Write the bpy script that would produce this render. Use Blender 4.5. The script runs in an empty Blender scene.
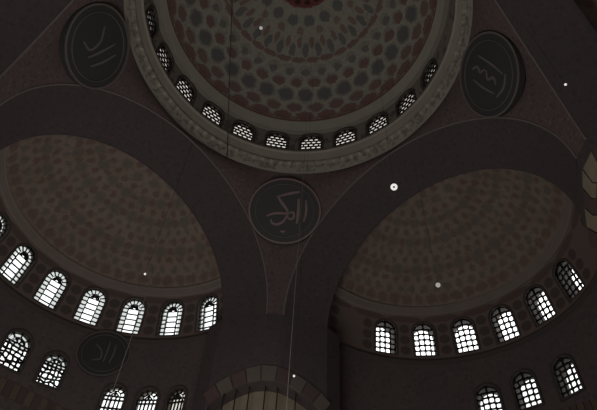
import bpy, bmesh, math, random
from mathutils import Vector, Matrix
from mathutils.bvhtree import BVHTree

C = bpy.context.scene.collection
SC = bpy.context.scene
PI = math.pi
S = math.sqrt(0.5)
Z0 = 35.27                      # height of the main dome's ring above the floor
R_ = math.radians

# ---------------------------------------------------------------- camera
CAM = Vector((1.011, -13.67, -33.667 + Z0))
yaw, pitch, roll, focal = R_(-0.109), R_(49.925), R_(4.492), 537.3
fwd = Vector((math.sin(yaw) * math.cos(pitch), math.cos(yaw) * math.cos(pitch), math.sin(pitch)))
rt = Vector((math.cos(yaw), -math.sin(yaw), 0))
up = rt.cross(fwd)
rt2 = rt * math.cos(roll) + up * math.sin(roll)
up2 = -rt * math.sin(roll) + up * math.cos(roll)
cd = bpy.data.cameras.new('camera')
cam = bpy.data.objects.new('camera', cd)
C.objects.link(cam)
M3 = Matrix((rt2, up2, -fwd)).transposed()
cam.matrix_world = Matrix.Translation(CAM) @ M3.to_4x4()
cd.sensor_fit = 'HORIZONTAL'
cd.sensor_width = 36.0
cd.lens = focal / 597 * 36.0
cd.clip_end = 300
SC.camera = cam

# ---------------------------------------------------------------- world, lights, exposure
w = bpy.data.worlds.new('world')
SC.world = w
w.use_nodes = True
bg = w.node_tree.nodes['Background']
bg.inputs[0].default_value = (0.95, 0.95, 1.0, 1)
bg.inputs[1].default_value = 0.075
SC.view_settings.view_transform = 'Standard'
SC.view_settings.look = 'None'
SC.view_settings.gamma = 1.0
SC.view_settings.exposure = 0.0
SC.view_settings.use_curve_mapping = False


def area(name, loc, target, size, power, col):
    l = bpy.data.lights.new(name, 'AREA')
    l.shape = 'DISK'
    l.size = size
    l.energy = power
    l.color = col
    o = bpy.data.objects.new(name, l)
    o.location = loc
    o.rotation_euler = (Vector(target) - Vector(loc)).to_track_quat('-Z', 'Y').to_euler()
    C.objects.link(o)
    return o


# glow of the low lamp rings that hang over the carpet, out of the frame
area('lamp_ring_glow', (-2.5, -1, 3.6), (-2.5, -1, 40), 9.0, 1000, (1.0, 0.97, 0.92))
area('side_lamp_glow', (-5, 5, 4.0), (-9.5, 12, 40), 4.0, 150, (1.0, 0.93, 0.84))

# ---------------------------------------------------------------- helpers


def mesh_obj(name, verts, faces, mat, uvs=None, parent=None, smooth=True, mats=None, fmat=None):
    me = bpy.data.meshes.new(name)
    me.from_pydata([tuple(v) for v in verts], [], faces)
    if uvs is not None:
        ul = me.uv_layers.new(name='UVMap')
        for lp in me.loops:
            ul.data[lp.index].uv = uvs[lp.vertex_index]
    for m in (mats or [mat]):
        me.materials.append(m)
    if fmat:
        for p, i in zip(me.polygons, fmat):
            p.material_index = i
    if smooth:
        for p in me.polygons:
            p.use_smooth = True
    me.update()
    o = bpy.data.objects.new(name, me)
    C.objects.link(o)
    if parent:
        o.parent = parent
    return o


def tag(o, label=None, cat=None, group=None, kind=None):
    if label:
        o['label'] = label
    if cat:
        o['category'] = cat
    if group:
        o['group'] = group
    if kind:
        o['kind'] = kind
    return o


class MB:
    def __init__(s):
        s.v, s.f, s.uv, s.m = [], [], [], []

    def grid(s, pts, uvs=None, closed=False, m=0):
        """pts: rows of points"""
        b = len(s.v)
        nr, nc = len(pts), len(pts[0])
        for i, r in enumerate(pts):
            for j, p in enumerate(r):
                s.v.append(Vector(p))
                s.uv.append(uvs[i][j] if uvs else (0, 0))
        for i in range(nr - 1):
            for j in range(nc if closed else nc - 1):
                k = (j + 1) % nc
                s.f.append((b + i * nc + j, b + i * nc + k, b + (i + 1) * nc + k, b + (i + 1) * nc + j))
                s.m.append(m)

    def face(s, pts, m=0):
        b = len(s.v)
        for p in pts:
            s.v.append(Vector(p))
            s.uv.append((0, 0))
        s.f.append(tuple(range(b, b + len(pts))))
        s.m.append(m)

    def hexa(s, a, b, m=0):
        """a, b: two quads (loops of 4) joined to a solid"""
        o = len(s.v)
        for p in list(a) + list(b):
            s.v.append(Vector(p))
            s.uv.append((0, 0))
        fs = [(3, 2, 1, 0), (4, 5, 6, 7)] + [(i, (i + 1) % 4, 4 + (i + 1) % 4, 4 + i) for i in range(4)]
        for f in fs:
            s.f.append(tuple(o + i for i in f))
            s.m.append(m)

    def tube(s, path, r, n=8, closed=False, cap=True, m=0):
        rows = []
        L = len(path)
        prev = None
        for i, p in enumerate(path):
            p = Vector(p)
            a = Vector(path[(i - 1) % L] if (closed or i > 0) else path[0])
            b = Vector(path[(i + 1) % L] if (closed or i < L - 1) else path[-1])
            t = (b - a).normalized()
            if prev is None:
                ref = Vector((0, 0, 1)) if abs(t.z) < 0.9 else Vector((1, 0, 0))
                x = t.cross(ref).normalized()
            else:
                x = (prev - t * prev.dot(t)).normalized()
            prev = x
            y = t.cross(x)
            rr = r(i / (L - 1)) if callable(r) else r
            rows.append([p + (x * math.cos(2 * PI * k / n) + y * math.sin(2 * PI * k / n)) * rr for k in range(n)])
        if closed:
            rows.append(rows[0])
        s.grid(rows, closed=True, m=m)
        if cap and not closed:
            s.face(rows[0][::-1], m)
            s.face(rows[-1], m)

    def lathe(s, prof, n=24, cen=(0, 0, 0), m=0):
        rows = []
        for r, z in prof:
            rows.append([Vector((cen[0] + max(r, 1e-4) * math.cos(2 * PI * k / n), cen[1] + max(r, 1e-4) * math.sin(2 * PI * k / n), cen[2] + z)) for k in range(n)])
        s.grid(rows, closed=True, m=m)

    def build(s, name, mat, parent=None, smooth=False, mats=None):
        return mesh_obj(name, s.v, s.f, mat, s.uv, parent, smooth, mats, s.m if mats else None)

    def bvh(s):
        return BVHTree.FromPolygons([tuple(v) for v in s.v], s.f)


# ---------------------------------------------------------------- materials


class E:
    """tiny expression builder over shader math nodes"""

    def __init__(s, nt, sock):
        s.nt, s.s = nt, sock

    def _m(s, op, *a):
        n = s.nt.nodes.new('ShaderNodeMath')
        n.operation = op
        for i, x in enumerate((s,) + a):
            if isinstance(x, E):
                s.nt.links.new(x.s, n.inputs[i])
            else:
                n.inputs[i].default_value = x
        return E(s.nt, n.outputs[0])

    def __add__(s, o): return s._m('ADD', o)
    def __sub__(s, o): return s._m('SUBTRACT', o)
    def __mul__(s, o): return s._m('MULTIPLY', o)
    def frac(s): return s._m('FRACT')
    def floor(s): return s._m('FLOOR')
    def abs(s): return s._m('ABSOLUTE')
    def lt(s, o): return s._m('LESS_THAN', o)
    def gt(s, o): return s._m('GREATER_THAN', o)
    def sq(s): return s._m('POWER', 2.0)
    def sqrt(s): return s._m('SQRT')
    def max(s, o): return s._m('MAXIMUM', o)
    def min(s, o): return s._m('MINIMUM', o)
    def mod(s, o): return s._m('FLOORED_MODULO', o)

    def step(s, edge, soft):
        """1 below edge, 0 above, soft border"""
        n = s.nt.nodes.new('ShaderNodeMapRange')
        s.nt.links.new(s.s, n.inputs[0])
        n.inputs[1].default_value = edge - soft
        n.inputs[2].default_value = edge + soft
        n.inputs[3].default_value = 1
        n.inputs[4].default_value = 0
        return E(s.nt, n.outputs[0])


def srgb(r, g, b):
    def f(c):
        c /= 255
        return c / 12.92 if c < 0.04045 else ((c + 0.055) / 1.055) ** 2.4
    return (f(r), f(g), f(b), 1)


class Mat:
    def __init__(s, name, col, rough=0.8):
        s.m = bpy.data.materials.new(name)
        s.m.use_nodes = True
        s.nt = s.m.node_tree
        s.b = s.nt.nodes['Principled BSDF']
        s.b.inputs['Roughness'].default_value = rough
        s.b.inputs['Specular IOR Level'].default_value = 0.2
        n = s.nt.nodes.new('ShaderNodeRGB')
        n.outputs[0].default_value = col
        s.cur = n.outputs[0]

    def uv(s):
        t = s.nt.nodes.new('ShaderNodeTexCoord')
        x = s.nt.nodes.new('ShaderNodeSeparateXYZ')
        s.nt.links.new(t.outputs['UV'], x.inputs[0])
        return E(s.nt, x.outputs[0]), E(s.nt, x.outputs[1])

    def tex(s, kind, scale, out=0, detail=2.0, coord='Object', vec=None):
        t = s.nt.nodes.new('ShaderNodeTexCoord')
        n = s.nt.nodes.new({'noise': 'ShaderNodeTexNoise', 'voronoi': 'ShaderNodeTexVoronoi', 'wave': 'ShaderNodeTexWave'}[kind])
        n.inputs['Scale'].default_value = scale
        if kind == 'noise':
            n.inputs['Detail'].default_value = detail
        src = t.outputs[coord]
        if vec:
            mp = s.nt.nodes.new('ShaderNodeMapping')
            mp.inputs['Scale'].default_value = vec
            s.nt.links.new(src, mp.inputs[0])
            src = mp.outputs[0]
        s.nt.links.new(src, n.inputs['Vector'])
        return E(s.nt, n.outputs[out])

    def mix(s, fac, col):
        n = s.nt.nodes.new('ShaderNodeMix')
        n.data_type = 'RGBA'
        if isinstance(fac, E):
            s.nt.links.new(fac.s, n.inputs[0])
        else:
            n.inputs[0].default_value = fac
        s.nt.links.new(s.cur, n.inputs[6])
        n.inputs[7].default_value = col
        s.cur = n.outputs[2]
        return s

    def done(s, bump=None, strength=0.2):
        s.nt.links.new(s.cur, s.b.inputs['Base Color'])
        if bump is not None:
            bn = s.nt.nodes.new('ShaderNodeBump')
            bn.inputs['Strength'].default_value = strength
            bn.inputs['Distance'].default_value = 0.05
            s.nt.links.new(bump.s, bn.inputs['Height'])
            s.nt.links.new(bn.outputs[0], s.b.inputs['Normal'])
        return s.m


def dots(az, el, n, row, ru, rv, stagger=0.0, soft=0.12):
    """roundels n per full circle at elevation row; az in turns, el in degrees; ru share of the cell, rv degrees"""
    du = ((az * n + stagger).frac() - 0.5) * (1.0 / ru)
    dv = (el - row) * (1.0 / rv)
    return (du.sq() + dv.sq()).step(1.0, soft * 2)


def warp(m, az, e, amp_az, amp_e, scale):
    n1 = m.tex('noise', scale, detail=2) - 0.5
    n2 = m.tex('noise', scale, detail=2, vec=(1.7, 1.7, 1.9)) - 0.5
    return az + n1 * amp_az, e + n2 * amp_e


def band(x, a, b, soft=0.3):
    return x.step(b, soft) * (x * -1.0).step(-a, soft)


CREAM = srgb(200, 195, 182)
CREAM2 = srgb(196, 190, 176)
DKBLUE = srgb(120, 120, 122)
DKRED = srgb(140, 106, 102)
BROWN = srgb(168, 151, 139)


def dome_material():
    m = Mat('dome_plaster', CREAM)
    az, el = m.uv()
    e = el * 90.0
    n1 = m.tex('noise', 0.9, detail=4)
    m.mix((n1 - 0.35) * 0.5, srgb(140, 132, 122))
    az0_, e0_ = az, e
    az, e = warp(m, az, e, 0.010, 2.2, 2.4)
    # pale net of strapwork between the roundels
    inside = band(e, 23, 78)
    m.mix(inside * 0.42, srgb(152, 147, 138))
    PALE = srgb(204, 199, 186)
    GAP = srgb(150, 144, 136)
    m.mix(dots(az, e, 32, 36.0, 0.52, 4.9) * 0.6, PALE)
    m.mix(dots(az, e, 32, 36.0, 0.46, 4.2) * 0.7, GAP)
    m.mix(dots(az, e, 32, 29.8, 0.46, 3.4, 0.5) * 0.5, PALE)
    m.mix(dots(az, e, 32, 29.8, 0.41, 2.9, 0.5) * 0.6, GAP)
    m.mix(dots(az, e, 32, 42.8, 0.46, 3.6, 0.5) * 0.5, PALE)
    m.mix(dots(az, e, 32, 42.8, 0.41, 3.0, 0.5) * 0.6, GAP)
    m.mix(dots(az, e, 32, 48.5, 0.46, 3.0) * 0.5, PALE)
    m.mix(dots(az, e, 32, 48.5, 0.40, 2.4) * 0.6, GAP)
    m.mix(band(e, 23, 24.6) * 0.7, DKRED)
    fl = m.tex('noise', 4.5, detail=3).gt(0.60)
    m.mix(fl * inside * 0.30, srgb(112, 100, 98))
    # roundels
    m.mix(dots(az, e, 32, 25.2, 0.40, 2.3) * 0.85, DKRED)
    m.mix(dots(az, e, 32, 29.5, 0.33, 2.2, 0.5) * 0.75, DKRED)
    m.mix(dots(az, e, 32, 36.0, 0.36, 3.0) * 0.85, DKBLUE)
    m.mix(dots(az, e, 32, 42.0, 0.32, 2.2, 0.5) * 0.8, DKRED)
    m.mix(dots(az, e, 32, 47.0, 0.25, 1.8) * 0.7, DKBLUE)
    m.mix(dots(az, e, 32, 53.0, 0.50, 1.3, 0.5) * 0.8, DKRED)
    m.mix(dots(az, e, 32, 57.5, 0.24, 3.2, 0.0) * 0.8, DKBLUE)
    m.mix(dots(az, e, 32, 61.0, 0.22, 2.6, 0.5) * 0.7, DKRED)
    m.mix(dots(az, e, 16, 70.5, 0.33, 2.6) * 0.85, DKBLUE)
    m.mix(dots(az, e, 16, 66.0, 0.18, 1.8, 0.5) * 0.6, DKRED)
    m.mix(band(e, 76.2, 90.5, 0.4), srgb(138, 84, 80))
    m.mix(dots(az, e, 16, 78.5, 0.3, 1.0) * 0.8, srgb(60, 40, 40))
    az, e = az0_, e0_
    # edging line at the foot of the painted cap
    m.mix(band(e, 22.0, 23.0, 0.15) * 0.9, srgb(124, 88, 84))
    # drum zone between and above the windows
    m.mix(band(e, -10, 16.2, 0.3) * 0.75, srgb(146, 138, 130))
    scrib = m.tex('noise', 2.2, detail=3, vec=(1, 1, 0.45)).gt(0.56)
    m.mix(scrib * band(e, 4.0, 13.5) * 0.6, srgb(90, 86, 86))
    m.mix(band(e, 15.9, 16.6, 0.2) * 0.6, srgb(90, 74, 68))
    return m.done()


def semidome_material():
    m = Mat('semidome_plaster', BROWN)
    az, el = m.uv()
    e = el * 90.0
    n1 = m.tex('noise', 0.55, detail=4)
    m.mix((n1 - 0.3) * 0.8, srgb(138, 112, 94))
    az0_, e0_ = az, e
    az, e = warp(m, az, e, 0.014, 3.2, 1.6)
    fl = m.tex('noise', 3.2, detail=3).gt(0.58)
    m.mix(fl * 0.30, srgb(116, 98, 88))
    RED, DK = srgb(128, 100, 92), srgb(122, 118, 110)
    n = 60
    row = 31.0
    k = 0
    for row, n, c, ru, rv, st in ((30.2, 54, RED, .42, 2.3, 0), (35.0, 54, DK, .30, 1.8, .5), (39.5, 54, RED, .30, 1.5, 0), (43.5, 27, DK, .32, 2.6, .25),
                                  (43.5, 27, RED, .17, 1.6, .75), (48.0, 48, RED, .26, 1.5, .5), (52.0, 48, DK, .24, 1.5, 0), (56.5, 24, DK, .32, 2.6, .3),
                                  (56.5, 24, RED, .18, 1.7, .8), (61.0, 36, RED, .28, 1.6, .1), (65.5, 18, DK, .3, 2.4, .4), (65.5, 18, RED, .2, 1.6, .9),
                                  (70.0, 24, RED, .28, 1.6, .2), (75.0, 12, DK, .3, 2.4, .5), (80.0, 12, RED, .3, 2.0, .1)):
        m.mix(dots(az, e, n, row, ru, rv, st, 0.3) * 0.62, c)
    m.mix(band(e, 82, 91), RED)
    az, e = az0_, e0_
    # window zone with stacked dark cartouches between the windows
    m.mix(band(e, -12, 22, 0.3), srgb(136, 120, 112))
    for r_ in (6.5, 11.5, 16.5):
        m.mix(dots(az, e, 20, r_, 0.13, 2.1, 0.0) * 0.75, srgb(92, 82, 80))
    m.mix(dots(az, e, 20, 21.0, 0.46, 1.6, 0.0) * 0.6, srgb(104, 84, 80))
    return m.done()


def dim(name, c1, c2, c3, scale, rough=0.8):
    """dense dark arabesque: two tones and a fleck"""
    m = Mat(name, c1, rough)
    v = m.tex('voronoi', scale)
    m.mix(v.step(0.33, 0.06) * 0.8, c2)
    n = m.tex('noise', scale * 1.7, detail=3)
    m.mix(n.gt(0.6) * 0.6, c3)
    n2 = m.tex('noise', 0.25, detail=1)
    m.mix((n2 - 0.4) * 0.8, c2)
    return m.done()


def plain(name, c, c2=None, scale=1.5, rough=0.8):
    m = Mat(name, c, rough)
    if c2:
        m.mix(m.tex('noise', scale, detail=4), c2)
    return m.done()


M_dome = dome_material()
M_semi = semidome_material()
M_pend = dim('pendentive_paint', srgb(122, 103, 101), srgb(98, 92, 94), srgb(144, 128, 123), 3.2)
M_arch = dim('arch_paint', srgb(99, 90, 89), srgb(86, 82, 84), srgb(110, 97, 94), 2.6)
M_wall = dim('wall_tile', srgb(118, 105, 104), srgb(100, 97, 98), srgb(130, 114, 110), 2.6)
M_trim = plain('pale_moulding', srgb(152, 142, 136), srgb(132, 124, 120), 3)
M_corn = None
M_surround = plain('window_surround', srgb(104, 94, 90), srgb(90, 82, 80), 3)
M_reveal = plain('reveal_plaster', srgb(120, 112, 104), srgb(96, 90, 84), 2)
M_reveal_shaded = plain('reveal_plaster_shaded', srgb(84, 78, 74), srgb(66, 62, 60), 2)  # darkened copy of the reveal plaster, paints the shaded fade in deep windows
M_lattice = plain('lattice_plaster', srgb(58, 54, 52), srgb(44, 42, 42), 4)
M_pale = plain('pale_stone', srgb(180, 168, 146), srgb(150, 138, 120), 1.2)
M_vpale = plain('muted_pale_stone', srgb(132, 122, 112), srgb(112, 104, 97), 1.2)  # greyer, darker tone of the pale stone
M_redstone = plain('red_stone', srgb(118, 98, 94), srgb(102, 88, 86), 1.2)
M_disc = plain('medallion_ground', srgb(100, 97, 97), srgb(92, 89, 91), 2)
M_disc_dark = plain('medallion_ground_dark', srgb(86, 85, 84), srgb(78, 77, 78), 2)
M_gilt = plain('medallion_gilt', srgb(172, 150, 147), srgb(154, 134, 132), 3, 0.7)
M_gilt2 = plain('medallion_gilt_dim', srgb(138, 128, 125), srgb(122, 114, 112), 3, 0.7)
M_cable = plain('cable_dark', srgb(54, 50, 48), None)
M_cable_pale = plain('cable_steel', srgb(150, 142, 134), None, rough=0.4)
M_cable_grey = plain('cable_grey', srgb(96, 92, 88), None)
M_brass = plain('globe_socket', srgb(120, 104, 80), None, rough=0.4)


def cornice_material():
    m = Mat('cornice_paint', CREAM2)
    m.mix((m.tex('noise', 0.8, detail=3) - 0.3) * 0.7, srgb(150, 142, 128))
    az, v = m.uv()
    scrib = m.tex('noise', 2.6, detail=3).gt(0.54)
    m.mix(scrib * band(v, 0.62, 0.97, 0.01) * 0.45, srgb(92, 86, 82))
    m.mix(dots(az, v * 90.0, 96, 74.0, 0.38, 9.0) * 0.35, srgb(104, 92, 84))
    return m.done()


M_corn = cornice_material()


def emitter(name, col, strength):
    m = bpy.data.materials.new(name)
    m.use_nodes = True
    nt = m.node_tree
    nt.nodes.clear()
    o = nt.nodes.new('ShaderNodeOutputMaterial')
    e = nt.nodes.new('ShaderNodeEmission')
    e.inputs[0].default_value = col
    e.inputs[1].default_value = strength
    nt.links.new(e.outputs[0], o.inputs[0])
    return m


E_dome = emitter('daylit_glass_dome', (1.0, 0.95, 0.86, 1), 0.85)
E_left = emitter('daylit_glass_left', (0.97, 1.0, 1.0, 1), 1.6)
E_right = emitter('daylit_glass_right', (1.0, 1.0, 1.0, 1), 2.2)
E_low = emitter('daylit_glass_low', (0.97, 1.0, 0.99, 1), 1.5)
E_frost = emitter('frosted_glass', (0.94, 1.0, 0.97, 1), 0.75)
E_globe = emitter('globe_glow', (1.0, 0.98, 0.94, 1), 0.85)
E_globe_dim = emitter('globe_glow_dim', (1.0, 0.95, 0.9, 1), 0.35)

# ---------------------------------------------------------------- windows


def outline(wd, h, n=9):
    """arched outline, counter-clockwise from bottom left; half width wd, full height h"""
    sp = h - wd
    pts = [(-wd, 0), (-wd / 3, 0), (wd / 3, 0), (wd, 0)]
    for k in range(1, 5):
        pts.append((wd, sp * k / 5))
    for k in range(n * 2 + 1):
        a = PI * k / (n * 2)
        pts.append((wd * math.cos(a), sp + wd * math.sin(a)))
    for k in range(4, 0, -1):
        pts.append((-wd, sp * k / 5))
    return pts


def clampo(p, wd, h):
    x, z = p
    sp = h - wd
    z = max(z, 0)
    if z <= sp:
        return (max(-wd, min(wd, x)), z)
    d = math.hypot(x, z - sp)
    if d > wd:
        return (x * wd / d, sp + (z - sp) * wd / d)
    return (x, z)


def cell(mb, quad, bar, rnd, wd, h, y0, y1):
    """pierced plate over one quad (bl, br, tr, tl): a hole rounded by rnd, edges kept bar wide"""
    bl, br, tr, tl = [Vector(q) for q in quad]
    N = 4
    outer, inner = [], []
    wq = ((br - bl).length + (tr - tl).length) / 2
    hq = ((tl - bl).length + (tr - br).length) / 2
    fu, fv = max(0.15, 1 - bar / wq), max(0.15, 1 - bar / hq)

    def P(u, v):
        return (bl * (1 - u) * (1 - v) + br * u * (1 - v) + tr * u * v + tl * (1 - u) * v)
    bnd = [(k / N, 0) for k in range(N)] + [(1, k / N) for k in range(N)] + [(1 - k / N, 1) for k in range(N)] + [(0, 1 - k / N) for k in range(N)]
    for u, v in bnd:
        outer.append(clampo(P(u, v), wd, h))
        cu, cv = u * 2 - 1, v * 2 - 1
        d = math.hypot(cu, cv)
        k = (1 - rnd) + rnd / d
        inner.append(clampo(P(0.5 + cu * k * fu / 2, 0.5 + cv * k * fv / 2), wd - bar * 0.5, h - bar * 0.5))
    n = len(outer)
    o = len(mb.v)
    for y in (y0, y1):
        for p in outer + inner:
            mb.v.append(Vector((p[0], y, p[1])))
            mb.uv.append((0, 0))
    for i in range(n):
        j = (i + 1) % n
        mb.f.append((o + i, o + j, o + n + j, o + n + i)); mb.m.append(0)
        mb.f.append((o + 2 * n + j, o + 2 * n + i, o + 3 * n + i, o + 3 * n + j)); mb.m.append(0)
        mb.f.append((o + n + i, o + n + j, o + 3 * n + j, o + 3 * n + i)); mb.m.append(0)


def lattice_mesh(kind, wd, h, y0, y1):
    mb = MB()
    sp = h - wd

    def col(x0, x1, zs, bar, rnd):
        for a, b in zip(zs[:-1], zs[1:]):
            cell(mb, ((x0, a), (x1, a), (x1, b), (x0, b)), bar, rnd, wd, h, y0, y1)

    def lin(a, b, n):
        return [a + (b - a) * i / n for i in range(n + 1)]

    def fan(r0, r1, n, bar, rnd):
        for i in range(n):
            a, b = PI * i / n, PI * (i + 1) / n
            q = [(r * math.cos(t), sp + r * math.sin(t)) for r, t in ((r0, b), (r0, a), (r1, a), (r1, b))]
            cell(mb, q, bar, rnd, wd, h, y0, y1)

    def plate(quad):
        cell(mb, quad, 0.9 * wd, 0.9, wd, h, y0, y1)
    if kind == 'border':                   # small panes round a column of big ones, fan head
        xs = wd * 0.5
        col(-wd, -xs, lin(0.0, sp, 6), 0.075, 0.1)
        col(xs, wd, lin(0.0, sp, 6), 0.075, 0.1)
        col(-xs, xs, [0, 0.28] + lin(0.28, sp, 4)[1:], 0.075, 0.05)
        fan(xs, wd, 7, 0.075, 0.15)
        fan(0.12, xs, 3, 0.26, 0.3)
    elif kind == 'bottle':                 # round-cornered panes in four columns
        ws = [-wd, -wd * 0.52, 0, wd * 0.52, wd]
        for i in range(4):
            col(ws[i], ws[i + 1], lin(0.0, sp + wd * 0.35, 5) if i in (0, 3) else lin(0.0, sp + wd * 0.5, 5), 0.085, 0.5)
        col(-wd, 0, [sp + wd * 0.35, h], 0.13, 0.4)
        col(0, wd, [sp + wd * 0.35, h], 0.13, 0.4)
    elif kind == 'comb':                   # staggered small round panes inside a border of squares
        n = 6
        zs = lin(0, sp, n)
        col(-wd, -wd * 0.62, zs, 0.085, 0.4)
        col(wd * 0.62, wd, zs, 0.085, 0.4)
        cs = [-wd * 0.62, -wd * 0.2, wd * 0.2, wd * 0.62]
        for i in range(3):
            st = 0.5 if i == 1 else 0.0
            st2 = (sp) / 5
            z_ = [0.0] + [st2 * (k + st) for k in range(0 if st else 1, 5)] + [sp]
            col(cs[i], cs[i + 1], z_, 0.09, 0.75)
        fan(wd * 0.6, wd, 6, 0.085, 0.35)
        fan(0.06, wd * 0.6, 3, 0.11, 0.7)
    elif kind == 'mixed':                  # irregular panes of many shapes inside a border of squares
        rnd_ = random.Random(int(wd * 1000))
        xs = [-wd, -wd * 0.6, -wd * 0.2, wd * 0.22, wd * 0.62, wd]
        zs = lin(0, sp + 0.1, 6)
        g = {}
        for i in range(6):
            for j in range(7):
                jx = 0 if i in (0, 5) else rnd_.uniform(-.11, .11)
                jz = 0 if j in (0, 6) else rnd_.uniform(-.13, .13)
                g[i, j] = (xs[i] + jx, zs[j] + jz)
        for i in range(5):
            for j in range(6):
                cell(mb, (g[i, j], g[i + 1, j], g[i + 1, j + 1], g[i, j + 1]), rnd_.uniform(0.07, 0.16), 0.55, wd, h, y0, y1)
        fan(wd * 0.6, wd, 4, 0.09, 0.35)
        fan(0.06, wd * 0.6, 3, 0.13, 0.6)
    elif kind == 'vertical':               # upright bars crossed by a few rails, lobed head
        xs = [-wd, -wd * 0.56, -wd * 0.2, wd * 0.2, wd * 0.56, wd]
        for i in range(5):
            col(xs[i], xs[i + 1], [0, 0.25, 0.9, sp - 0.25, sp], 0.085, 0.35)
        fan(wd * 0.55, wd, 5, 0.10, 0.5)
        fan(0.05, wd * 0.55, 2, 0.2, 0.5)
    elif kind == 'pierced':                # fine plaster pierced with round holes, open slot along the sill
        n = 4
        cell(mb, ((-wd, 0), (wd, 0), (wd, 0.26), (-wd, 0.26)), 0.10, 0.02, wd, h, y0, y1)
        rows = lin(0.26, h, 5)
        for k in range(5):
            a, b = rows[k], rows[k + 1]
            nn = 4 if k % 2 == 0 else 5
            xs = lin(-wd, wd, 4) if k % 2 == 0 else [-wd, -wd * .75, -wd * .25, wd * .25, wd * .75, wd]
            for x0, x1 in zip(xs[:-1], xs[1:]):
                cell(mb, ((x0, a), (x1, a), (x1, b), (x0, b)), 0.10, 0.7, wd, h, y0, y1)
    me = bpy.data.meshes.new('lattice')
    me.from_pydata([tuple(v) for v in mb.v], [], mb.f)
    me.materials.append(M_lattice)
    return me


def ring_loft(name, loops, mat):
    """loops of equal length, closed, bridged in order"""
    mb = MB()
    mb.grid([[Vector(p) for p in L] for L in loops], closed=True)
    me = bpy.data.meshes.new(name)
    me.from_pydata([tuple(v) for v in mb.v], [], mb.f)
    me.materials.append(mat)
    return me


WT = {}


def window_type(key, kind, wd, h, depth, pane_mat, lat_y, frost=None):
    o = outline(wd, h)
    cx, cz = 0, h * 0.45

    def off(d, y):
        r = []
        for x, z in o:
            r.append((x * (1 + d / wd), y, cz + (z - cz) * (1 + d / (h * 0.55))))
        return r
    rev = ring_loft('reveal', [off(0, -0.08), off(0, depth + 0.02)], M_reveal if depth < 0.9 else M_reveal_shaded)
    sur = ring_loft('surround', [off(0.0, 0.1), off(0.0, -0.12), off(0.03, -0.15), off(0.13, -0.15), off(0.16, -0.12), off(0.16, 0.1)], M_surround)
    # glass: clear below, frosted head (and frosted border panes where frost says so)
    pm = bpy.data.meshes.new('pane')
    sp = h - wd
    V, Fc, mi = [], [], []
    O = [(p[0], p[2]) for p in off(0.01, 0)]

    def poly(ps, m):
        b_ = len(V)
        V.extend((x, depth, z) for x, z in ps)
        Fc.append(tuple(range(b_, b_ + len(ps))))
        mi.append(m)
    if frost == 'border':
        x_ = wd * 0.5
        poly([(-x_, 0.0), (x_, 0.0), (x_, sp + .35), (-x_, sp + .35)], 0)
        poly([(-wd, 0.0), (-x_, 0.0), (-x_, sp + .35), (-wd, sp + .35)], 1)
        poly([(x_, 0.0), (wd, 0.0), (wd, sp + .35), (x_, sp + .35)], 1)
        head = [q for q in O if q[1] > sp + .36]
        poly([(wd, sp + .35)] + head + [(-wd, sp + .35)], 1)
    elif frost == 'head':
        head = [q for q in O if q[1] > sp + .01]
        poly([(-wd, 0.0), (wd, 0.0), (wd, sp), (-wd, sp)], 0)
        poly([(wd, sp)] + head + [(-wd, sp)], 1)
    else:
        poly(O, 0)
    pm.from_pydata(V, [], Fc)
    pm.materials.append(pane_mat)
    pm.materials.append(E_frost)
    for p_, m_ in zip(pm.polygons, mi):
        p_.material_index = m_
    WT[key] = dict(o=o, wd=wd, h=h, reveal=rev, surround=sur, pane=pm, lattice=lattice_mesh(kind, wd, h, lat_y, lat_y + 0.08))


window_type('dome', 'pierced', 0.82, 2.1, 0.30, E_dome, 0.03)
window_type('left', 'border', 0.79, 2.72, 0.40, E_left, 0.10, 'border')
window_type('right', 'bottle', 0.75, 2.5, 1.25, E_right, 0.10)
window_type('low_comb', 'mixed', 0.80, 2.5, 0.40, E_low, 0.10, 'head')
window_type('low_small', 'mixed', 0.70, 2.25, 0.50, E_low, 0.10, 'head')
window_type('low_vertical', 'vertical', 0.68, 2.4, 0.5, E_low, 0.10)
window_type('low_dim', 'vertical', 0.62, 2.4, 0.5, E_dome, 0.10)
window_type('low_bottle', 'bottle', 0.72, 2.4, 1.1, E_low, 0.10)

WN = [0]


def place_window(key, mat4, label, group):
    WN[0] += 1
    e = bpy.data.objects.new('window_%d' % WN[0], None)
    C.objects.link(e)
    e.matrix_world = mat4
    tag(e, label, 'window', group, 'structure')
    for part in ('surround', 'reveal', 'lattice', 'pane'):
        p = bpy.data.objects.new(part, WT[key][part])
        C.objects.link(p)
        p.parent = e
    return e


def frame_at(origin, outward, upv):
    y = outward.normalized()
    z = (upv - y * upv.dot(y)).normalized()
    x = y.cross(z)
    m = Matrix((x, y, z)).transposed().to_4x4()
    m.translation = origin
    return m


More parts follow.
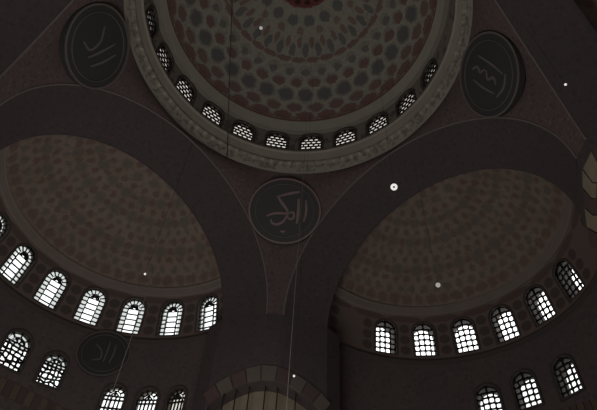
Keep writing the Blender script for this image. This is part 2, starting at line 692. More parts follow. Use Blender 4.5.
def bay(mb, surf, inv, a0, a1, v0, v1, hole=None, k=5, na=6, nv=8, uvf=None):
    """one wall bay in (a, v) coordinates; hole = list of world points, loft from the hole to the bay's rectangle"""
    if hole is None:
        pts, uvs = [], []
        for i in range(nv + 1):
            v = v0 + (v1 - v0) * i / nv
            r = [(a0 + (a1 - a0) * j / na, v) for j in range(na + 1)]
            pts.append([surf(*q) for q in r])
            uvs.append([uvf(*q) for q in r])
        mb.grid(pts, uvs)
        return
    hp = [inv(p) for p in hole]
    ca = sum(p[0] for p in hp) / len(hp)
    cv = (min(p[1] for p in hp) + max(p[1] for p in hp)) / 2
    rect = []
    for a, v in hp:
        da, dv = (a - ca), (v - cv)
        t = 1e9
        if abs(da) > 1e-9:
            t = min(t, ((a1 if da > 0 else a0) - ca) / da)
        if abs(dv) > 1e-9:
            t = min(t, ((v1 if dv > 0 else v0) - cv) / dv)
        rect.append([ca + da * t, cv + dv * t])
    for c in ((a0, v0), (a1, v0), (a1, v1), (a0, v1)):
        i = min(range(len(rect)), key=lambda q: abs(rect[q][0] - c[0]) / (a1 - a0) + abs(rect[q][1] - c[1]) / (v1 - v0))
        rect[i] = list(c)
    pts, uvs = [], []
    for s_ in range(k + 1):
        t = s_ / k
        r = [(h_[0] * (1 - t) + q[0] * t, h_[1] * (1 - t) + q[1] * t) for h_, q in zip(hp, rect)]
        pts.append([surf(*q) for q in r])
        uvs.append([uvf(*q) for q in r])
    mb.grid(pts, uvs, closed=True)


def sphere_fn(cen, R):
    def surf(a, e):
        return Vector((cen[0] + R * math.cos(R_(e)) * math.sin(R_(a)), cen[1] + R * math.cos(R_(e)) * math.cos(R_(a)), cen[2] + R * math.sin(R_(e))))
    return surf


def sphere_inv(cen, near):
    def inv(p):
        d = p - Vector(cen)
        a = math.degrees(math.atan2(d.x, d.y))
        while a - near > 180: a -= 360
        while a - near < -180: a += 360
        return (a, math.degrees(math.atan2(d.z, math.hypot(d.x, d.y))))
    return inv


def sphere_window_frame(cen, R, az, e_sill, h):
    em = e_sill + math.degrees(h / R) / 2
    d = Vector((math.sin(R_(az)), math.cos(R_(az)), 0))
    n = d * math.cos(R_(em)) + Vector((0, 0, math.sin(R_(em))))
    u = -d * math.sin(R_(em)) + Vector((0, 0, math.cos(R_(em))))
    o = sphere_fn(cen, R)(az, em) - u * (h / 2)
    return frame_at(o, n, u)


ORD = ['first', 'second', 'third', 'fourth', 'fifth', 'sixth', 'seventh', 'eighth', 'ninth', 'tenth', 'eleventh']

# ---------------------------------------------------------------- floor
mb = MB()
mb.grid([[(-30, -16, 0), (30, -16, 0)], [(-30, 30, 0), (30, 30, 0)]])
f = mb.build('floor', plain('red_carpet', srgb(120, 40, 36), srgb(90, 34, 34), 2))
tag(f, 'red carpeted prayer hall floor under the domes', 'floor', kind='structure')

# ---------------------------------------------------------------- main dome
RD, CD = 10.31, (0.0, 0.0, 0.687 + Z0)
PH = 8.85
dsurf = sphere_fn(CD, RD)
duv = lambda a, e: ((a + 360) / 360.0, e / 90.0)
mb = MB()
E_LO, E_HI = 2.6, 16.5
WP = 15.4
DRUM = 10.22


def dcyl(a, e):
    return Vector((DRUM * math.sin(R_(a)), DRUM * math.cos(R_(a)), CD[2] + RD * math.sin(R_(e))))


def dcyl_inv(near):
    def inv(p):
        a = math.degrees(math.atan2(p.x, p.y))
        while a - near > 180: a -= 360
        while a - near < -180: a += 360
        return (a, math.degrees(math.asin((p.z - CD[2]) / RD)))
    return inv


for k in range(-6, 5):
    az = PH + WP * k
    if True:
        d2 = Vector((math.sin(R_(az)), math.cos(R_(az)), 0))
        fm = frame_at(dcyl(az, 3.6), d2, Vector((0, 0, 1)))
        hole = [fm @ Vector((x, 0, z)) for x, z in WT['dome']['o']]
        bay(mb, dcyl, dcyl_inv(az), az - WP / 2, az + WP / 2, E_LO, E_HI, hole, uvf=duv)
        side = ORD[k + 6]
        if k == -6:
            lab = 'sliver of an arched dome window at the left end of the ring, seen edge-on'
        elif k == 4:
            lab = 'narrow arched dome window at the right end of the ring, seen almost edge-on'
        elif k == -1:
            lab = 'arched dome window left of the bottom of the ring, above the round pendentive medallion'
        elif k == 0:
            lab = 'arched dome window at the lowest point of the ring'
        else:
            lab = 'pierced arched window in the main dome ring, %s from the left end' % side
        place_window('dome', fm, lab, 'windows round the foot of the main dome')
bay(mb, dcyl, None, PH + WP * 4.5, PH - WP * 6.5 + 360, E_LO, E_HI, uvf=duv, na=60)
mb.grid([[dcyl(PH + 360 * j / 96, E_HI) for j in range(97)], [dsurf(PH + 360 * j / 96, E_HI) for j in range(97)]], [[duv(PH + 360 * j / 96, E_HI) for j in range(97)]] * 2)
NS = 96
pts, uvs = [], []
for i in range(37):
    e = E_HI + (90 - E_HI) * i / 36
    pts.append([dsurf(PH - 172.5 + 360 * j / NS, min(e, 89.9)) for j in range(NS + 1)])
    uvs.append([duv(PH - 172.5 + 360 * j / NS, e) for j in range(NS + 1)])
mb.grid(pts, uvs)
d = mb.build('ceiling', M_dome, smooth=True)
tag(d, 'main dome ceiling painted with rows of dark and red roundels', 'ceiling', kind='structure')

# moulded cornice under the dome windows
RING_R, RING_Z = 10.78, -0.95
prof = [(10.32, 1.20), (10.12, 1.14), (10.10, 0.98), (10.22, 0.86), (10.42, 0.12), (10.34, 0.05), (10.34, -0.10), (10.55, -0.22), (RING_R, RING_Z)]
mb = MB()
pts, uvs = [], []
for i, (r, z) in enumerate(prof):
    pts.append([(r * math.sin(2 * PI * j / 128), r * math.cos(2 * PI * j / 128), z + Z0) for j in range(129)])
    uvs.append([(j / 128, i / (len(prof) - 1)) for j in range(129)])
mb.grid(pts, uvs)
o = mb.build('trim_1', M_corn, smooth=False)
tag(o, 'pale moulded cornice ring under the main dome windows', 'cornice', kind='structure')

# ---------------------------------------------------------------- great arches, pendentives
DP, RA, ZA = 10.47, 9.66, -11.62 + Z0
DS, RI, ZI = 13.30, 8.37, -12.17 + Z0
RS, ZS = 9.53, -11.40 + Z0


def rz(p, deg):
    c, s = math.cos(R_(deg)), math.sin(R_(deg))
    return Vector((p[0] * c + p[1] * s, -p[0] * s + p[1] * c, p[2]))   # clockwise, like an azimuth


def arch_pt(D, R, zc, th):
    """arch across the +y axis"""
    return Vector((R * math.cos(th), D, zc + R * math.sin(th)))


NA = 72
for i, (az, nm) in enumerate(((-45, 'wide painted arch opening into the half dome at left'), (45, 'wide painted arch opening into the half dome at right'),
                              (-135, 'arch at the near left, behind the viewer'), (135, 'arch at the near right, behind the viewer'))):
    mb = MB()
    rows = []
    for D, R, z in ((DP, RA, ZA), (DP + 0.08, RA - 0.06, ZA), (DS - 0.12, RI + 0.06, ZI + 0.02), (DS - 0.06, RI + 0.0, ZI), (DS, RI, ZI), (DS, RS + 0.35, ZS)):
        rows.append([rz(arch_pt(D, R, z, PI * k / NA), az) for k in range(NA + 1)])
    mb.grid(rows)
    o = mb.build('great_arch', M_arch, smooth=False)
    tag(o, nm, 'arch', kind='structure')
    mb = MB()
    mb.tube([rz(arch_pt(DP - 0.03, RA, ZA, PI * k / NA), az) for k in range(NA + 1)], 0.06)
    r = mb.build('rim', M_trim, parent=o)
    tag(r, 'thin pale edging')

PD = {}


def pend_pt(a, t):
    """a: azimuth -45..45 from the corner (+y), t: 0 foot .. 1 ring"""
    b = R_(45 - abs(a))
    al = DP * math.tan(b)
    z1 = ZA + (math.sqrt(RA * RA - al * al) if al < RA else 0)
    r1 = min(DP / math.cos(b), 14.24 / math.cos(R_(a)))
    r0, z0 = RING_R, RING_Z + Z0
    z = z1 + (z0 - z1) * t
    # hollow of a sphere springing from the foot, flaring to meet the ring
    rs = lambda q: math.sqrt(max(1.0, 14.24 ** 2 - (q - ZA) ** 2))
    d1, d0 = r1 - rs(z1), r0 - rs(z0)
    r = rs(z) + d1 * (1 - t) + d0 * t ** (1 + 2.5 * (1 - abs(a) / 45))
    return Vector((r * math.sin(R_(a)), r * math.cos(R_(a)), z))


a_list = []
for k in range(61):
    x = k / 30 - 1
    a_list.append(45 * (abs(x) ** 1.35) * (1 if x > 0 else -1))


def decal(mb, bvh, cen, nrm, upv, pts2, hgt):
    """2-D points of a flat roundel, lifted hgt towards the room"""
    x = nrm.cross(upv).normalized()
    return [cen + x * px + upv * py - nrm * hgt for px, py in pts2]


def seat(bvh, cen, nrm, upv, rad):
    """plane of a flat roundel whose edge rests on a hollow wall"""
    x = nrm.cross(upv).normalized()
    h = []
    for a, b in ((1, 0), (-1, 0), (0, 1), (0, -1)):
        q = cen + x * a * rad * 0.9 + upv * b * rad * 0.9
        loc = bvh.ray_cast(q - nrm * 4, nrm)[0]
        h.append(loc if loc is not None else q)
    X, Y = (h[0] - h[1]).normalized(), (h[2] - h[3]).normalized()
    n2 = Y.cross(X).normalized()
    if n2.dot(nrm) < 0:
        n2 = -n2
    Y = (Y - n2 * Y.dot(n2)).normalized()
    return (h[0] + h[1] + h[2] + h[3]) / 4 - n2 * (0.34 if rad > 2 else 0.10), n2, Y


SCRIPT = {   # pen strokes (2-D, unit disc), with half width
    0: [([(-.22, .40), (.02, .50), (.30, .58), (.38, .60)], .035), ([(-.24, .42), (-.10, .22), (.06, .02), (.10, -.10)], .04),
        ([(-.48, -.22), (-.30, -.12), (-.08, -.10), (.10, -.10)], .035), ([(.10, -.10), (.00, -.34), (-.16, -.46), (-.32, -.42), (-.36, -.30)], .035),
        ([(.10, -.10), (.24, -.02), (.28, -.20), (.16, -.28), (.08, -.18)], .03), ([(.36, .38), (.38, .0), (.36, -.38)], .04), ([(.56, .36), (.60, .0), (.54, -.32)], .035),
        ([(-.06, -.62), (.0, -.66), (.06, -.62)], .03)],
    1: [([(-.1, .55), (.06, .40), (-.06, .26), (.1, .14)], .035), ([(.1, .1), (-.1, -.05), (.08, -.2), (-.06, -.34)], .035), ([(.28, .5), (.3, .0), (.26, -.45)], .03),
        ([(-.3, .4), (-.32, .0), (-.26, -.4)], .03), ([(-.3, -.5), (0, -.62), (.3, -.5)], .03)],
    2: [([(-.4, .3), (-.1, .1), (.0, -.3), (-.3, -.4)], .03), ([(.1, .5), (.12, 0), (.1, -.4)], .03), ([(.35, .45), (.38, 0), (.32, -.4)], .03)],
}


def medallion(bvh, cen, nrm, upv, rad, script, label, g, gilt):
    cen, nrm, upv = seat(bvh, cen, nrm, upv, rad)
    e = bpy.data.objects.new('calligraphy_medallion', None)
    e.location = cen
    C.objects.link(e)
    tag(e, label, 'medallion', g)

    def part(name, mat):
        def fin(mb):
            for v in mb.v:
                v -= cen
            return mb.build(name, mat, parent=e, smooth=False)
        return fin
    # disc
    mb = MB()
    n = 48
    rows = []
    rows.append(decal(mb, bvh, cen, nrm, upv, [(rad * math.cos(2 * PI * k / n), rad * math.sin(2 * PI * k / n)) for k in range(n)], -0.30 if rad > 2 else 0.0))
    for q in (1.0, 0.9, 0.8, 0.7, 0.6, 0.5, 0.4, 0.3, 0.2, 0.1, 0.01):
        rows.append(decal(mb, bvh, cen, nrm, upv, [(q * rad * math.cos(2 * PI * k / n), q * rad * math.sin(2 * PI * k / n)) for k in range(n)], 0.09))
    mb.grid(rows, closed=True)
    part('disc', M_disc if script == 0 else M_disc_dark)(mb)

    def ring(r0, r1, name, mat):
        mb = MB()
        L = []
        for r, h in ((r0, 0.06), (r0, 0.15), (r1, 0.15), (r1, 0.0)):
            L.append(decal(mb, bvh, cen, nrm, upv, [(r * math.cos(2 * PI * k / n), r * math.sin(2 * PI * k / n)) for k in range(n)], h))
        mb.grid(L + [L[0]], closed=True)
        return part(name, mat)(mb)
    ring(rad * 0.955, rad, 'rim', gilt)
    ring(rad * 0.80, rad * 0.815, 'inner_ring', M_gilt2)
    mb = MB()
    for path, hw in SCRIPT[script]:
        # resample the stroke
        P = []
        for (ax, ay), (bx, by) in zip(path[:-1], path[1:]):
            for k in range(5):
                P.append((ax + (bx - ax) * k / 5, ay + (by - ay) * k / 5))
        P.append(path[-1])
        # soften
        for _ in range(3):
            P = [P[0]] + [((P[i - 1][0] + 2 * P[i][0] + P[i + 1][0]) / 4, (P[i - 1][1] + 2 * P[i][1] + P[i + 1][1]) / 4) for i in range(1, len(P) - 1)] + [P[-1]]
        l1, l2 = [], []
        for i, (x, y) in enumerate(P):
            a, b = P[max(0, i - 1)], P[min(len(P) - 1, i + 1)]
            tx, ty = b[0] - a[0], b[1] - a[1]
            d_ = math.hypot(tx, ty) or 1
            ww = hw * rad * (0.45 + 0.55 * math.sin(PI * (0.08 + 0.84 * i / (len(P) - 1))))
            l1.append((x * rad - ty / d_ * ww, y * rad + tx / d_ * ww))
            l2.append((x * rad + ty / d_ * ww, y * rad - tx / d_ * ww))
        rows = [decal(mb, bvh, cen, nrm, upv, l1, 0.07), decal(mb, bvh, cen, nrm, upv, l1, 0.14), decal(mb, bvh, cen, nrm, upv, l2, 0.14), decal(mb, bvh, cen, nrm, upv, l2, 0.07)]
        mb.grid(rows + [rows[0]])
    part('lettering', gilt)(mb)
    return e


for i, (az, nm) in enumerate(((0, 'dark red painted pendentive at the centre, tapering between the two arches'), (90, 'dark painted pendentive at upper right'),
                              (-90, 'dark painted pendentive at upper left'), (180, 'pendentive behind the viewer'))):
    mb = MB()
    rows = []
    for k in range(41):
        rows.append([rz(pend_pt(a, k / 40), az) for a in a_list])
    mb.grid(rows)
    o = mb.build('pendentive', M_pend, smooth=True)
    tag(o, nm, 'pendentive', kind='structure')
    PD[az] = mb.bvh()

med_n = {}
for az, lab, sc_, g, zc, rad in ((0, 'round calligraphy medallion low between the two half dome arches', 0, M_gilt, -3.85, 2.62), (88.5, "dark round calligraphy medallion at upper right above the right arch", 1, M_gilt2, -3.5, 2.5),
                            (-88, 'dark round calligraphy medallion at upper left above the left arch', 2, M_gilt2, -3.5, 2.5)):
    dirv = rz(Vector((0, 1, 0)), az)
    pz = 0 if az == 0 else (90 if az > 0 else -90)
    loc, n_, i_, dd = PD[pz].ray_cast(Vector((0, 0, zc + Z0)), dirv)
    tilt = R_(34)
    nrm = (dirv * math.cos(tilt) + Vector((0, 0, math.sin(tilt)))).normalized()
    upv = (-dirv * math.sin(tilt) + Vector((0, 0, math.cos(tilt)))).normalized()
    medallion(PD[pz], loc, nrm, upv, rad, sc_, lab, 'calligraphy medallions on the pendentives', g)

# ---------------------------------------------------------------- half domes and their walls
HALF = {}
for side, az0 in (('left', -45), ('right', 45)):
    dirv = Vector((math.sin(R_(az0)), math.cos(R_(az0)), 0))
    cen = dirv * DS + Vector((0, 0, ZS))
    surf = sphere_fn(cen, RS)
    PIT, OFF = (18.0, 1.5) if side == 'left' else (17.55, -0.6)
    uvf = lambda a, e, az0=az0, PIT=PIT, OFF=OFF: (((a - az0 - OFF) * 18 / PIT + 360) / 360.0, e / 90.0)
    mb = MB()
    ks = range(-2, 5) if side == 'left' else range(-3, 3)
    h = WT[side]['h']
    for k in range(-5, 6):
        pit = 18.0 if side == 'left' else 17.55
        az = az0 + pit * k + (1.5 if side == 'left' else -0.6)
        lo, hi = az - pit / 2, az + pit / 2
        if k == -5: lo = az0 - 90
        if k == 5: hi = az0 + 90
        if k in ks:
            fm = sphere_window_frame(cen, RS, az, 4.4, h)
            hole = [fm @ Vector((x, 0, z)) for x, z in WT[side]['o']]
            bay(mb, surf, sphere_inv(cen, az), lo, hi, 0, 23, hole, uvf=uvf)
            if side == 'left':
                j = k + 2
                lab = ['partly cut off tall arched window at the far left edge, above the lower windows',
                       'second tall arched window from the left in the left half dome, leaning strongly',
                       'third tall arched window from the left in the left half dome',
                       'fourth tall arched window from the left in the left half dome',
                       'fifth tall arched window from the left in the left half dome',
                       'second from the right of the tall arched windows in the left half dome',
                       'rightmost tall arched window of the left half dome, beside the central pier'][j]
            else:
                j = k + 3
                lab = ['leftmost lit window of the right half dome, narrow with a dark right side',
                       'second lit window from the left in the right half dome',
                       'third lit window from the left in the right half dome',
                       'fourth lit window from the left in the right half dome',
                       'second from the right of the upper windows in the right half dome',
                       'rightmost and highest window of the right half dome, seen obliquely'][j]
            place_window(side, fm, lab, 'windows round the foot of the %s half dome' % side)
        else:
            bay(mb, surf, None, lo, hi, 0, 23, uvf=uvf)
    pts, uvs = [], []
    for i in range(31):
        e = 23 + (90 - 23) * i / 30
        r = [(az0 - 90 + 180 * j / 60, min(e, 89.9)) for j in range(61)]
        pts.append([surf(*q) for q in r])
        uvs.append([uvf(*q) for q in r])
    mb.grid(pts, uvs)
    o = mb.build('half_dome_ceiling', M_semi, smooth=True)
    tag(o, 'cream half dome ceiling at %s speckled with small dark flowers' % side, 'ceiling', kind='structure')
    # cornice above the windows
    mb = MB()
    rows = []
    for dr, e in ((0.02, 22.3), (-0.14, 22.5), (-0.20, 23.0), (-0.17, 25.6), (-0.22, 25.9), (-0.20, 26.6), (0.02, 26.9)):
        s2 = sphere_fn(cen, RS + dr)
        rows.append([s2(az0 - 89 + 178 * j / 72, e) for j in range(73)])
    mb.grid(rows)
    o = mb.build('trim_2' if side == 'left' else 'trim_3', plain('half_dome_cornice_' + side, srgb(164, 150, 142), srgb(146, 134, 126), 1.0), smooth=False)
    tag(o, 'plain moulded cornice over the windows of the %s half dome' % side, 'cornice', kind='structure')
    # wall below, a half cylinder with its own lower windows
    RC = 9.5

    def csurf(a, z, dirv=dirv):
        return Vector((dirv.x * DS + RC * math.sin(R_(a)), dirv.y * DS + RC * math.cos(R_(a)), z))

    def cinv_for(near, dirv=dirv):
        def inv(p):
            a = math.degrees(math.atan2(p.x - dirv.x * DS, p.y - dirv.y * DS))
            while a - near > 180: a -= 360
            while a - near < -180: a += 360
            return (a, p.z)
        return inv
    mb = MB()
    cu = lambda a, z: (a / 360 + 1, z)
    sgn = 1 if side == 'left' else -1      # towards the front pier
    za, zb = Z0 - 18.2, ZS
    spec = []                               # rel az, bay half width, key, sill
    if side == 'left':
        spec = [(-15.6, 7.8, 'low_comb', -15.75), (0, 7.8, 'low_comb', -15.75), (15.9, 8.1, 'low_small', -15.85),
                (41.4, 6.5, 'low_vertical', -17.25), (54.8, 6.2, 'low_vertical', -17.4), (67.2, 6.2, 'low_dim', -17.5)]
    else:
        spec = [(-14.8, 7.4, 'low_bottle', -15.95), (0, 7.4, 'low_bottle', -15.72), (16.6, 8.1, 'low_bottle', -16.0)]
    edges = []
    for rel, hw, key, sill in sorted(spec):
        az = az0 + rel
        d2 = Vector((math.sin(R_(az)), math.cos(R_(az)), 0))
        fm = frame_at(csurf(az, sill + Z0), d2, Vector((0, 0, 1)))
        seen = (side == 'left' and rel > -10) or (side == 'right' and rel > -20)
        if seen:
            hole = [fm @ Vector((x, 0, z)) for x, z in WT[key]['o']]
            bay(mb, csurf, cinv_for(az), az - hw, az + hw, za, zb, hole, uvf=cu)
            if side == 'left':
                lab = {0: 'lower left arched window with irregular panes, at the left edge', 15.9: 'smaller arched window right of the edge one at lower left, greyer head',
                       41.4: 'first of three windows cut by the bottom edge at lower left, under the dark medallion', 54.8: 'middle one of the three windows cut by the bottom edge at lower left',
                       67.2: 'third and dimmest of the three windows cut by the bottom edge, beside the pier'}[round(abs(rel), 1)]
            else:
                lab = {-14.8: 'lower right window cut by the bottom edge, leftmost of the lower three', 0: 'middle window of the lower three at right', 16.6: 'rightmost window of the lower three at right'}[round(rel, 1)]
            place_window(key, fm, lab, 'lower windows on the %s wall' % side)
        else:
            bay(mb, csurf, None, az - hw, az + hw, za, zb, uvf=cu)
        edges.append((az - hw, az + hw))
    cur = az0 - 90
    for a, b in edges + [(az0 + 90, None)]:
        if a - cur > 0.01:
            bay(mb, csurf, None, cur, a, za, zb, uvf=cu, na=8)
        cur = b
    bay(mb, csurf, None, az0 - 90, az0 + 90, 0, za, uvf=cu, na=60, nv=4)
    o = mb.build('wall_' + side, M_wall, smooth=True)
    tag(o, 'dark tiled curved wall below the %s half dome' % side, 'wall', kind='structure')
    HALF[side] = (csurf, mb.bvh(), az0, sgn)
    # string course under the upper windows
    mb = MB()
    rows = []
    for dr, z in ((0.03, -11.05), (-0.14, -11.1), (-0.2, -11.25), (-0.12, -11.4), (0.03, -11.5)):
        rows.append([Vector((cen.x + (RC + dr) * math.sin(R_(az0 - 89 + 178 * j / 72)), cen.y + (RC + dr) * math.cos(R_(az0 - 89 + 178 * j / 72)), z + Z0)) for j in range(73)])
    mb.grid(rows)
    o = mb.build('trim_4' if side == 'left' else 'trim_5', M_surround, smooth=False)
    tag(o, 'dark narrow ledge under the upper windows at %s' % side, 'ledge', kind='structure')
    # voussoir band crowning the wide niche below the lower windows
    mb = MB()
    n = 26
    for i in range(n):
        t0, t1 = i / n, (i + 1) / n - 0.004

        def vp(t, q, dr):
            rel = -36 + 72 * t
            z = -16.45 - 1.9 * (rel / 36) ** 2 * 0.55 - q
            a = R_(az0 + rel)
            return Vector((cen.x + (RC + dr) * math.sin(a), cen.y + (RC + dr) * math.cos(a), z + Z0))
        mb.hexa([vp(t0, 0.95, 0.05), vp(t1, 0.95, 0.05), vp(t1, 0, 0.05), vp(t0, 0, 0.05)], [vp(t0, 0.95, -0.1), vp(t1, 0.95, -0.1), vp(t1, 0, -0.1), vp(t0, 0, -0.1)], m=i % 2)
    o = mb.build('trim_6' if side == 'left' else 'trim_7', M_redstone, mats=[M_redstone, plain('brown_stone_' + side, srgb(134, 116, 100), srgb(112, 98, 86), 1.0)])
    tag(o, 'band of brown and red arch stones under the lower %s windows' % side, 'arch', kind='structure')

# plain half dome over the arch at the near right
dirv = Vector((S, -S, 0))
surf = sphere_fn(dirv * DS + Vector((0, 0, ZS)), RS)
mb = MB()
grid_ = [[(45 + 180 * j / 48, min(90 * i / 20, 89.9)) for j in range(49)] for i in range(21)]
mb.grid([[surf(*q) for q in row] for row in grid_], [[((q[0] - 135 + 9 + 360) / 360, q[1] / 90) for q in row] for row in grid_])
o = mb.build('half_dome_ceiling', M_semi, smooth=True)
tag(o, 'half dome ceiling seen through the near arch at the top right corner', 'ceiling', kind='structure')

# dark medallion on the left wall, over the three cut windows
csurf, bv, az0, sgn = HALF['left']
a_m = az0 + 31.8
dv = Vector((math.sin(R_(a_m)), math.cos(R_(a_m)), 0))
medallion(bv, csurf(a_m, Z0 - 12.75), dv, Vector((0, 0, 1)), 1.75, 2, 'dark round medallion on the left wall between the upper windows and the cut-off ones', 'medallions on the half dome walls', M_gilt2)

# ---------------------------------------------------------------- piers between the half domes
PW = 3.49


def pier_map(s, z, dy=0.0):
    """s: distance along the splayed face of the front pier"""
    L1 = 0.57
    x1, y0, y1 = PW, 14.24, 15.30
    ln = math.hypot(x1 - L1, y1 - y0)
    a = abs(s)
    if a <= L1:
        x, y = a, y0
    else:
        t = (a - L1) / ln
        x, y = L1 + (x1 - L1) * t, y0 + (y1 - y0) * t
    return Vector((x if s >= 0 else -x, y + dy, z + Z0))


SMAX = 0.57 + math.hypot(PW - 0.57, 15.30 - 14.24)
for az, lab, zt in ((0, 'dark central pier between the two half domes', -12.15), (90, 'dark pier at the right edge', -12.15), (-90, 'dark pier beyond the left edge', -12.15)):
    zc = -21.75 if az != 90 else -19.1
    ri, re, hw = (5.35, 6.25, 3.5) if az != 90 else (5.35, 6.5, 3.5)
    th0 = math.acos(hw / ri)
    mb = MB()
    top = -11.55
    # face with arched opening: fan of the hole outline to the rectangle
    hole = []
    zsp = zc + ri * math.sin(th0)
    for k in range(6):
        hole.append((-hw + 2 * hw * k / 6, -25.0))
    for k in range(5):
        hole.append((hw, -25.0 + (zsp + 25) * k / 5))
    for k in range(33):
        t = th0 + (PI - 2 * th0) * k / 32
        hole.append((ri * math.cos(t), zc + ri * math.sin(t)))
    for k in range(4, 0, -1):
        hole.append((-hw, -25.0 + (zsp + 25) * k / 5))
    hp = [rz(pier_map(s_, z_), az) for s_, z_ in hole]
    lut = dict(((round(p.x, 4), round(p.y, 4), round(p.z, 4)), q) for p, q in zip(hp, hole))
    bay(mb, lambda s_, z_: rz(pier_map(s_, z_), az), lambda p: lut[(round(p.x, 4), round(p.y, 4), round(p.z, 4))], -SMAX, SMAX, -27.0, top, hp, k=14, uvf=lambda a, z: (a, z))
    # jambs back to the arches, foot
    mb.grid([[rz(pier_map(-SMAX, z_), az) + rz(Vector((-dx, dx, 0)), az) for dx in (0, 0.9)] for z_ in (-35.27, -27, top)])
    mb.grid([[rz(pier_map(SMAX, z_), az) + rz(Vector((dx, dx, 0)), az) for dx in (0, 0.9)] for z_ in (-35.27, -27, top)])
    mb.grid([[rz(pier_map(-SMAX + 2 * SMAX * j / 8, z_), az) for j in range(9)] for z_ in (-35.27, -27)])
    # reveal of the recess
    mb.grid([hp, [rz(pier_map(s_, z_, 1.3), az) for s_, z_ in hole]], closed=True)
    p = mb.build('pier', M_arch, smooth=False)
    tag(p, lab, 'pier', kind='structure')
    # pale plaster at the back of the recess, light on it put into the colour
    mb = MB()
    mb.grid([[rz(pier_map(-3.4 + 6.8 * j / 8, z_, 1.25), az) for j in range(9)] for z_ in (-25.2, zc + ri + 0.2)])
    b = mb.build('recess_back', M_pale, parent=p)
    tag(b, 'pale plaster at the back of the arched recess, toned up to look lit')
    # striped voussoirs
    mb = MB()
    n = 9
    EX = 0.25 if az != 90 else 1.2
    for i in range(n):
        t1, t0 = PI - th0 - (PI - 2 * th0) * (i + 0.04) / n, PI - th0 - (PI - 2 * th0) * (i + 0.96) / n

        def q(t, r, dy):
            return rz(pier_map(max(-SMAX - EX, min(SMAX + EX, r * math.cos(t))), zc + r * math.sin(t), dy), az)
        mb.hexa([q(t0, ri, 0.12), q(t1, ri, 0.12), q(t1, re, 0.12), q(t0, re, 0.12)], [q(t0, ri, -0.09), q(t1, ri, -0.09), q(t1, re, -0.09), q(t0, re, -0.09)], m=(0, 1, 0, 1, 1, 0, 1, 0, 1)[i])
    v = mb.build('voussoirs', M_redstone, parent=p, mats=[M_redstone, M_vpale if az != 90 else M_pale])
    tag(v, 'alternating pale and red arch stones')

# ---------------------------------------------------------------- glowing globes and cables
allb = {}
dg = bpy.context.evaluated_depsgraph_get()


def pixel_ray(u, v):
    d_ = fwd * focal + rt2 * (u - 298.5) + up2 * (205 - v)
    return d_.normalized()


def up_hit(p):
    ok, loc, n_, i_, ob, m_ = SC.ray_cast(dg, p, Vector((0, 0, 1)))
    return loc if ok else p + Vector((0, 0, 8))


def hanging_globe(u, v, dist, rad, label, dimmed=False, hub=False):  # glowing globe at a bright dot, hung from a socket and cable
    p = CAM + pixel_ray(u, v) * dist
    top = up_hit(p)
    e = bpy.data.objects.new('hanging_globe', None)
    e.location = p
    C.objects.link(e)
    tag(e, label, 'lamp', 'small glowing globes hanging on long cables')
    mb = MB()
    pr = [(0, -rad)] + [(rad * math.sin(PI * k / 10), -rad * math.cos(PI * k / 10)) for k in range(1, 10)] + [(rad * 0.35, rad * 0.97)]
    mb.lathe(pr, 16)
    mb.build('glow_globe', E_globe_dim if dimmed else E_globe, parent=e, smooth=True)
    if hub:
        d_ = (CAM - p).normalized()
        q_ = d_.to_track_quat('Z', 'Y').to_matrix()
        mb = MB()
        mb.lathe([(rad * 0.30, rad * 0.93), (rad * 0.30, rad * 1.0), (rad * 0.2, rad * 1.06), (0.001, rad * 1.08)], 14)
        mb.v = [q_ @ v_ for v_ in mb.v]
        mb.build('hub', M_cable, parent=e)
    mb = MB()
    mb.lathe([(rad * 0.2, rad * 0.85), (rad * 0.5, rad * 0.9), (rad * 0.45, rad * 1.5), (rad * 0.15, rad * 1.8), (0.001, rad * 1.8)], 12)
    mb.build('socket', M_brass, parent=e, smooth=True)
    mb = MB()
    mb.tube([Vector((0, 0, rad * 1.7)), Vector((0, 0, (top - p).z + 0.05))], 0.008, 6)
    mb.build('cable', M_cable, parent=e)


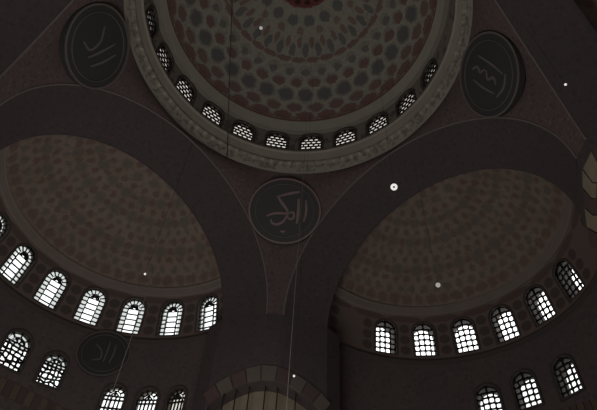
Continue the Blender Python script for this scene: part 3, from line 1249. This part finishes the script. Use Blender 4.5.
hanging_globe(394, 187, 30, 0.19, 'bright white glowing globe with a dark hub hanging before the right arch', hub=True)
hanging_globe(565.5, 84.5, 27, 0.055, 'tiny bright globe at upper right beside the dark medallion')
hanging_globe(261, 28, 33, 0.10, 'tiny glowing globe hanging before the painted main dome', True)
hanging_globe(294, 376, 24, 0.05, 'tiny glowing globe hanging before the striped pier arch')
hanging_globe(145, 274, 30, 0.06, 'tiny glowing globe hanging before the left half dome')
hanging_globe(438, 285, 30, 0.13, 'dim small glowing globe hanging before the right half dome', True)


def cable(u, v, dist, r, label, mat, down=18.0, topmax=None):
    p = CAM + pixel_ray(u, v) * dist
    top = up_hit(p)
    if topmax:
        top = p + Vector((0, 0, min(topmax, (top - p).z)))
    mb = MB()
    bot = -min(down, p.z - 3.0)
    mb.tube([Vector((0, 0, bot)), Vector((0, 0, (top - p).z + 0.04))], r, 6)
    o = mb.build('hanging_cable', mat)
    o.location = p
    tag(o, label, 'cable', 'cables hanging from the vaults')


cable(290, 360, 22, 0.013, 'long pale cable hanging down the middle before the central pier', M_cable_pale)
cable(134, 330, 30, 0.016, 'thin cable hanging before the left wall, right of the dark medallion', M_cable_pale)
for u, v, lab in ((224, 395, 'leftmost thin dark cable before the striped pier arch'), (236, 392, 'second thin dark cable before the striped pier arch'),
                  (250, 385, 'thin dark cable left of the middle of the striped pier arch'), (265, 392, 'thin dark cable in the middle of the striped pier arch'),
                  (278, 385, 'thin dark cable right of the middle of the striped pier arch'), (296, 390, 'rightmost thin dark cable before the striped pier arch')):
    d_ = pixel_ray(u, v)
    cable(u, v, (14.95 - CAM.y) / d_.y, 0.04, lab, M_cable, 8)


def surface_at(u, v):
    ok, loc, n_, i_, ob, m_ = SC.ray_cast(dg, CAM, pixel_ray(u, v))
    return loc


a_, b_ = surface_at(232, 1), surface_at(227, 158)
mb = MB()
mb.tube([Vector((0, 0, 0)) - (b_ - a_).normalized() * 0.05, (b_ - a_) * 1.002], 0.035, 8)
o = mb.build('stay_cable', M_cable_grey)
o.location = a_
tag(o, 'dark cable stretched down across the main dome, left of its middle', 'cable')
